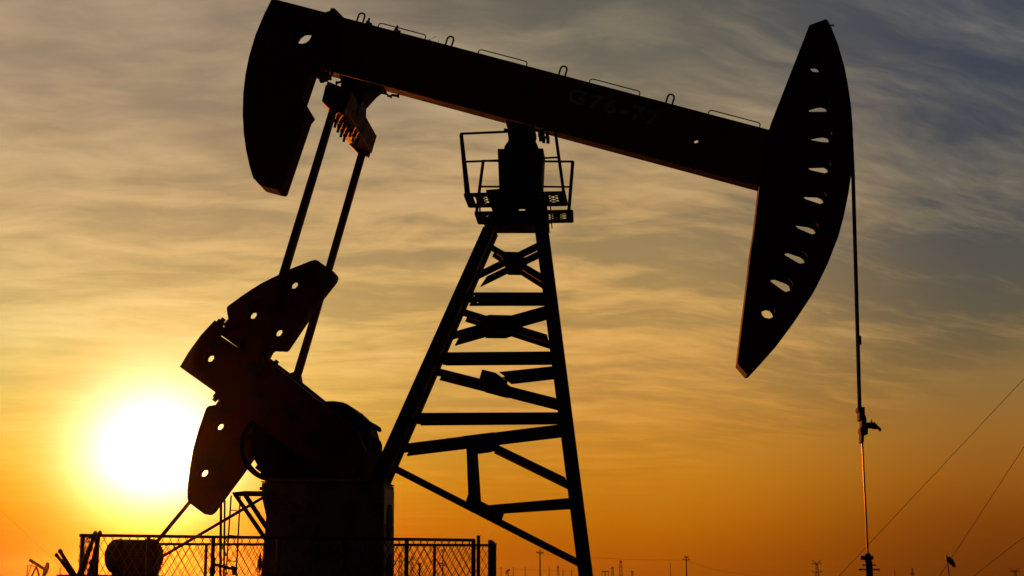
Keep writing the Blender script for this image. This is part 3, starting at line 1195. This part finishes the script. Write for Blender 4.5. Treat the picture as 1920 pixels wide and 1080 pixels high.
def small_jack(pxs, D, label):
    """pxs: beam rear, beam front, head top, head bottom, post top, foot"""
    (bx0, by0), (bx1, by1), (hx0, hy0), (hx1, hy1), (px, py), = pxs
    base = gp(px, D)
    e = empty("pump_jack", base)
    tag(e, label, "pump jack", "distant small pump jacks")
    k = D / F
    A = lambda x, y: at(x, y, D) - base
    MB().bar(A(bx0, by0), A(bx1, by1), 5.2 * k if D < 500 else 3 * k, .5).build("walking_beam", DARK, e)
    m = MB()
    c = A((hx0 + hx1) / 2, (hy0 + hy1) / 2)
    w = .5
    t0, t1 = A(hx0, hy0), A(hx1, hy1)
    q = t1 - t0
    nrm = Vector((-q.z, 0, q.x)).normalized()
    if nrm.x < 0:
        nrm = -nrm
    s = q.length * .16
    P = [t0 - nrm * .2, t0 + nrm * .25, t0.lerp(t1, .3) + nrm * s, t0.lerp(t1, .6) + nrm * s, t1 + nrm * .1, t1 - nrm * s * .9, t0.lerp(t1, .5) - nrm * s]
    m.prism([(p.x, p.z) for p in P], -w / 2, w / 2)
    m.build("horse_head", DARK, e)
    tp_ = A(px, py)
    for s in (-1, 1):
        MB().bar(tp_, (tp_.x + s * 1.5 + (-.6 if s < 0 else .1), s * .4, 0), .28, .28).build("leg", DARK, e)
    pit = A(bx0 + (bx1 - bx0) * .2, by0 + (by1 - by0) * .2)
    MB().bar(pit, (pit.x - 1.2, -.6, 1.2), .12, .12).build("pitman_arm", DARK, e)
    m = MB()
    m.bar(A(bx0 - 4, by0 + 11), A(bx0 + 12, by0 + 12.5), .14, .3)
    m.bar(A(bx0 - 4, by0 + 11), A(bx0 - 6, 1095), .10, .3)
    m.build("rear_frame", DARK, e)
    m = MB()
    m.box((pit.x - .8, 0, .8), (1.8, 1.2, 1.6))
    m.build("gearbox", DARK, e)
    return e


small_jack(((55.5, 1049.5), (85, 1068), (89.5, 1054.5), (83, 1082), (68.5, 1062)), 300, "small far pump jack silhouette at lower left, beam tilted down to its head")
small_jack(((956, 1068), (949, 1072), (949.5, 1070.5), (948.5, 1077), (952, 1072)), 800, "tiny pump jack on the horizon beside the fence end panel")

# power lines
for i, (pts, lb) in enumerate(((((1010, 1038, 250), (1160, 1048, 275), (1286, 1050, 300)), "power line joining the one armed pole to the two armed pole"),
                               (((1286, 1050.5, 300), (1400, 1078, 340), (1520, 1082, 420)), "power line falling away right of the two armed pole"),
                               (((930, 1066, 420), (1010, 1069, 420), (1078, 1072, 420)), "low substation wire strung along the thin posts"))):
    P = [at(*p) for p in pts]
    Q = []
    for s in range(13):
        t = s / 12
        Q.append(P[0] * (1 - t) ** 2 + (P[1] * 2 - (P[0] + P[2]) * .5) * 2 * t * (1 - t) + P[2] * t * t)
    tag(MB().tube(Q, .022, 4).build("power_line", WIRE), lb, "power line")

# ------------------------------------------------------------------ light: low sun, sky
SUN_PX = (291, 856)
sd = ray(*SUN_PX).normalized()
SUN_EL = math.asin(sd.z)
SUN_AZ = math.atan2(sd.x, sd.y)
sl = bpy.data.lights.new("sun", 'SUN')
sl.energy = 2.5
sl.angle = math.radians(.5)
sl.color = (1.0, .19, .012)
so = bpy.data.objects.new("sun", sl)
COL.objects.link(so)
so.rotation_euler = sd.to_track_quat('Z', 'Y').to_euler()

w = bpy.data.worlds.new("World")
scene.world = w
w.use_nodes = True
nt = w.node_tree
nt.nodes.clear()
LK = nt.links.new


def nd(t, **kw):
    n = nt.nodes.new(t)
    for k, v in kw.items():
        setattr(n, k, v)
    return n


def setin(n, i, v):
    if v is None:
        return
    if hasattr(v, "is_output"):
        LK(v, n.inputs[i])
    else:
        n.inputs[i].default_value = v


def mth(op, a, b=None, c=None, clamp=False):
    n = nd("ShaderNodeMath", operation=op, use_clamp=clamp)
    setin(n, 0, a)
    setin(n, 1, b)
    setin(n, 2, c)
    return n.outputs[0]


def vec(op, a, b=None, scale=None):
    n = nd("ShaderNodeVectorMath", operation=op)
    setin(n, 0, a)
    setin(n, 1, b)
    if scale is not None:
        setin(n, 3, scale)
    return n.outputs["Value"] if op in ("DOT_PRODUCT", "LENGTH") else n.outputs["Vector"]


def mrange(v, a, b, c=0.0, d=1.0, smooth=False):
    n = nd("ShaderNodeMapRange", interpolation_type='SMOOTHSTEP' if smooth else 'LINEAR', clamp=True)
    setin(n, 0, v)
    setin(n, 1, a)
    setin(n, 2, b)
    setin(n, 3, c)
    setin(n, 4, d)
    return n.outputs[0]


def mixc(f, a, b, mode='MIX', clamp=False):
    n = nd("ShaderNodeMix", data_type='RGBA', blend_type=mode, clamp_result=clamp)
    setin(n, 0, f)
    for i, v in ((6, a), (7, b)):
        if isinstance(v, tuple) and len(v) == 3:
            v = (*v, 1)
        setin(n, i, v)
    return n.outputs[2]


def ramp(v, stops):
    n = nd("ShaderNodeValToRGB")
    cr = n.color_ramp
    cr.interpolation = 'EASE' if False else 'LINEAR'
    while len(cr.elements) > 1:
        cr.elements.remove(cr.elements[-1])
    first = True
    for p, c in stops:
        if first:
            el = cr.elements[0]
            el.position = p
            first = False
        else:
            el = cr.elements.new(p)
        el.color = (*lin(c), 1)
    LK(v, n.inputs["Fac"])
    return n.outputs["Color"]


def noise(v, scale, detail=5, rough=.55, dist=0.0, lac=2.0):
    n = nd("ShaderNodeTexNoise")
    LK(v, n.inputs["Vector"])
    n.inputs["Scale"].default_value = scale
    n.inputs["Detail"].default_value = detail
    n.inputs["Roughness"].default_value = rough
    n.inputs["Lacunarity"].default_value = lac
    n.inputs["Distortion"].default_value = dist
    return n.outputs["Fac"]


tc = nd("ShaderNodeTexCoord")
D = vec('NORMALIZE', tc.outputs["Generated"])
sp = nd("ShaderNodeSeparateXYZ")
LK(D, sp.inputs[0])
dx, dy, dz = sp.outputs
EL = mth('MULTIPLY', mth('ARCSINE', dz), 180 / math.pi)          # elevation, degrees
AZ = mth('MULTIPLY', mth('ARCTAN2', dx, dy), 180 / math.pi)      # azimuth, degrees, 0 = view axis
TH = mth('MULTIPLY', mth('ARCCOSINE', mth('MINIMUM', vec('DOT_PRODUCT', D, tuple(sd)), 1.0)), 180 / math.pi)


def elev(y):
    return max(0.0, math.degrees(math.asin(max(0, ray(960, y).normalized().z)))) / 45


E01 = mth('DIVIDE', EL, 45.0, clamp=True)
# colour of the cloud veil by height, toward the sun / middle / away
L_ = [(1095, (118, 56, 0)), (1040, (148, 80, 0)), (985, (196, 118, 2)), (930, (214, 148, 20)), (860, (222, 176, 58)), (760, (214, 192, 98)), (650, (214, 192, 116)),
      (560, (208, 180, 116)), (450, (206, 172, 118)), (340, (190, 160, 116)), (220, (176, 150, 118)), (60, (172, 148, 120))]
M_ = [(1095, (150, 72, 0)), (1040, (168, 86, 2)), (980, (186, 106, 6)), (900, (200, 126, 24)), (820, (208, 140, 46)), (720, (212, 154, 74)), (600, (216, 166, 90)),
      (480, (208, 166, 102)), (360, (192, 156, 105)), (220, (164, 142, 108)), (100, (138, 126, 103)), (0, (124, 116, 98))]
R_ = [(1095, (100, 44, 2)), (1040, (112, 54, 6)), (980, (128, 64, 10)), (900, (152, 89, 22)), (820, (156, 104, 40)), (720, (148, 114, 62)), (600, (126, 108, 78)),
      (470, (118, 108, 90)), (340, (102, 99, 91)), (200, (90, 91, 92)), (0, (82, 86, 92))]


def stops(T, mul=(1, 1, 1), add=(0, 0, 0)):
    s = [(elev(y), tuple(min(255, max(0, c * m + a)) for c, m, a in zip(col, mul, add))) for y, col in T]
    last = s[-1][1]
    s.append((1.0, tuple(c * .62 for c in last)))
    return s


wL = mrange(AZ, -18.0, 4.0, 0, 1, True)
wR = mrange(AZ, 4.5, 18.5, 0, 1, True)
cloudc = mixc(wR, mixc(wL, ramp(E01, stops(L_)), ramp(E01, stops(M_))), ramp(E01, stops(R_)))
CL = [(y, c) for y, c in L_]


def clear(T, k):
    out = []
    for y, c in T:
        h = min(1.0, max(0.0, (1000 - y) / 500))
        q = tuple(c[i] * (1 - h * (1 - k[i])) for i in range(3))
        out.append((y, q))
    return out


clearc = mixc(wR, mixc(wL, ramp(E01, stops(clear(L_, (.86, .875, .895)))), ramp(E01, stops(clear(M_, (.75, .785, .85))))), ramp(E01, stops(clear(R_, (.67, .74, .87)))))
# clouds lie on a high flat layer: project the direction on it
inv = mth('DIVIDE', 1.0, mth('ADD', mth('MAXIMUM', dz, 0.0), .075))
cx = mth('MULTIPLY', dx, inv)
cy = mth('MULTIPLY', dy, inv)


def plane(ang, sx_, sy_, ox=0.0, oy=0.0):
    ca, sa = math.cos(math.radians(ang)), math.sin(math.radians(ang))
    u = mth('ADD', mth('MULTIPLY', mth('ADD', mth('MULTIPLY', cx, ca), mth('MULTIPLY', cy, sa)), sx_), ox)
    v = mth('ADD', mth('MULTIPLY', mth('ADD', mth('MULTIPLY', cx, -sa), mth('MULTIPLY', cy, ca)), sy_), oy)
    c = nd("ShaderNodeCombineXYZ")
    LK(u, c.inputs[0])
    LK(v, c.inputs[1])
    return c.outputs[0]


warp = noise(plane(0, 1.0, 1.0, 8.8, 3.3), 2.2, 3, .5, 0.0)
wv = mth('MULTIPLY', mth('SUBTRACT', warp, .5), .22)
cy = mth('ADD', cy, wv)
n_big = noise(plane(6, .7, 1.0, 3.1, 7.7), 1.05, 4, .5, .3)
n_str = noise(plane(-6, .85, 1.7, 1.3, 2.2), 2.4, 9, .54, .25)
n_wis = noise(plane(38, .75, 2.3, 5.2, 9.4), 2.1, 9, .55, .3)
n_fil = noise(plane(36, .8, 2.6, 2.0, 6.0), 8.5, 7, .6, .35)
n_fine = noise(plane(10, 1.0, 1.5, 4.0, 1.0), 7.0, 7, .6, .35)
wW = mrange(AZ, 0.0, 12.0, 0, .9, True)
n_sm = mth('ADD', mth('MULTIPLY', n_fine, mth('SUBTRACT', 1.0, wW)), mth('MULTIPLY', n_fil, wW))
n_mix = mth('ADD', mth('MULTIPLY', n_str, mth('SUBTRACT', 1.0, wW)), mth('MULTIPLY', n_wis, wW))
cov = mth('ADD', mth('MULTIPLY', n_mix, .55), mth('ADD', mth('MULTIPLY', n_big, .34), mth('MULTIPLY', n_sm, .22)))
bias = mrange(AZ, -20, 20, .035, -.03)
cb_ = mth('ADD', cov, bias)
mask = mrange(cb_, .475, .63, 0, 1, True)
# the veil thins out to smooth air low on the side away from the sun
edge = mrange(mth('SUBTRACT', EL, mth('ADD', mth('MULTIPLY', mth('MAXIMUM', AZ, -2.0), .36), mth('MULTIPLY_ADD', n_big, 5.0, -1.6))), -.4, 1.8, 0, 1, True)
mask = mth('ADD', mth('MULTIPLY', mask, edge), mth('MULTIPLY', mth('SUBTRACT', 1.0, edge), .62))
sky = mixc(mask, clearc, cloudc)
# bright crests of the thickest streaks
crest = mth('MULTIPLY', mrange(cb_, .58, .74, 0, 1, True), mth('MULTIPLY', edge, mrange(EL, 3.0, 10.0, 0.02, .12)))
sky = mixc(crest, sky, (1.0, .80, .50), 'ADD')
# glow round the sun, reddened and dimmed by the thick air close to the horizon
def glow(sig, p, amp):
    g = mth('POWER', math.e, mth('MULTIPLY', mth('POWER', mth('DIVIDE', TH, sig), p), -1.0))
    return mixc(g, (0, 0, 0), amp)


ext = nd("ShaderNodeCombineColor")
LK(mrange(EL, 0.0, 4.0, .45, 1, True), ext.inputs[0])
LK(mrange(EL, 0.2, 4.4, .10, 1, True), ext.inputs[1])
LK(mrange(EL, .8, 5.0, .0, 1, True), ext.inputs[2])
halo = mixc(1.0, mixc(1.0, glow(2.25, 2.0, (2.6, 2.4, 1.95)), glow(3.6, 2.0, (.07, .17, .02)), 'ADD'), glow(3.0, 1.0, (.12, .11, .008)), 'ADD')
sky = mixc(1.0, sky, mixc(1.0, halo, ext.outputs[0], 'MULTIPLY'), 'ADD')
# evening sky opposite the sun is dim and blue
back = mrange(TH, 34.0, 80.0, 0, 1, True)
sky = mixc(back, sky, (.006, .007, .010))
# nothing but dusk below the horizon
sky = mixc(mrange(EL, -4.0, -.2, 1, 0), sky, (.01, .007, .004))
bg = nd("ShaderNodeBackground")
LK(sky, bg.inputs["Color"])
bg.inputs["Strength"].default_value = 1.0
st = nd("ShaderNodeTexSky", sky_type='NISHITA')
st.sun_disc = False
st.sun_elevation = SUN_EL
st.sun_rotation = SUN_AZ
st.air_density = 2.0
st.dust_density = 4.0
st.ozone_density = 1.0
bg2 = nd("ShaderNodeBackground")
LK(st.outputs["Color"], bg2.inputs["Color"])
bg2.inputs["Strength"].default_value = .002
ad = nd("ShaderNodeAddShader")
LK(bg.outputs[0], ad.inputs[0])
LK(bg2.outputs[0], ad.inputs[1])
out = nd("ShaderNodeOutputWorld")
LK(ad.outputs[0], out.inputs["Surface"])

# ------------------------------------------------------------------ haze
HAZE = True
if HAZE:
    hb = MB()
    hb.box((0, 0, 29), (8300, 8300, 60.0))
    hm = bpy.data.materials.new("evening_haze")
    hm.use_nodes = True
    ht = hm.node_tree
    ht.nodes.clear()
    vo = ht.nodes.new("ShaderNodeVolumePrincipled")
    vo.inputs["Color"].default_value = (.95, .92, .88, 1)
    vo.inputs["Density"].default_value = .00003
    vo.inputs["Anisotropy"].default_value = .95
    oo = ht.nodes.new("ShaderNodeOutputMaterial")
    ht.links.new(vo.outputs[0], oo.inputs["Volume"])
    ho = hb.build("haze", hm)
    tag(ho, kind="stuff")

# ------------------------------------------------------------------ render settings
scene.view_settings.view_transform = 'Standard'
scene.view_settings.look = 'None'
scene.view_settings.exposure = 0
scene.view_settings.gamma = 1
scene.cycles.use_denoising = True
scene.cycles.max_bounces = 6
scene.cycles.volume_bounces = 0
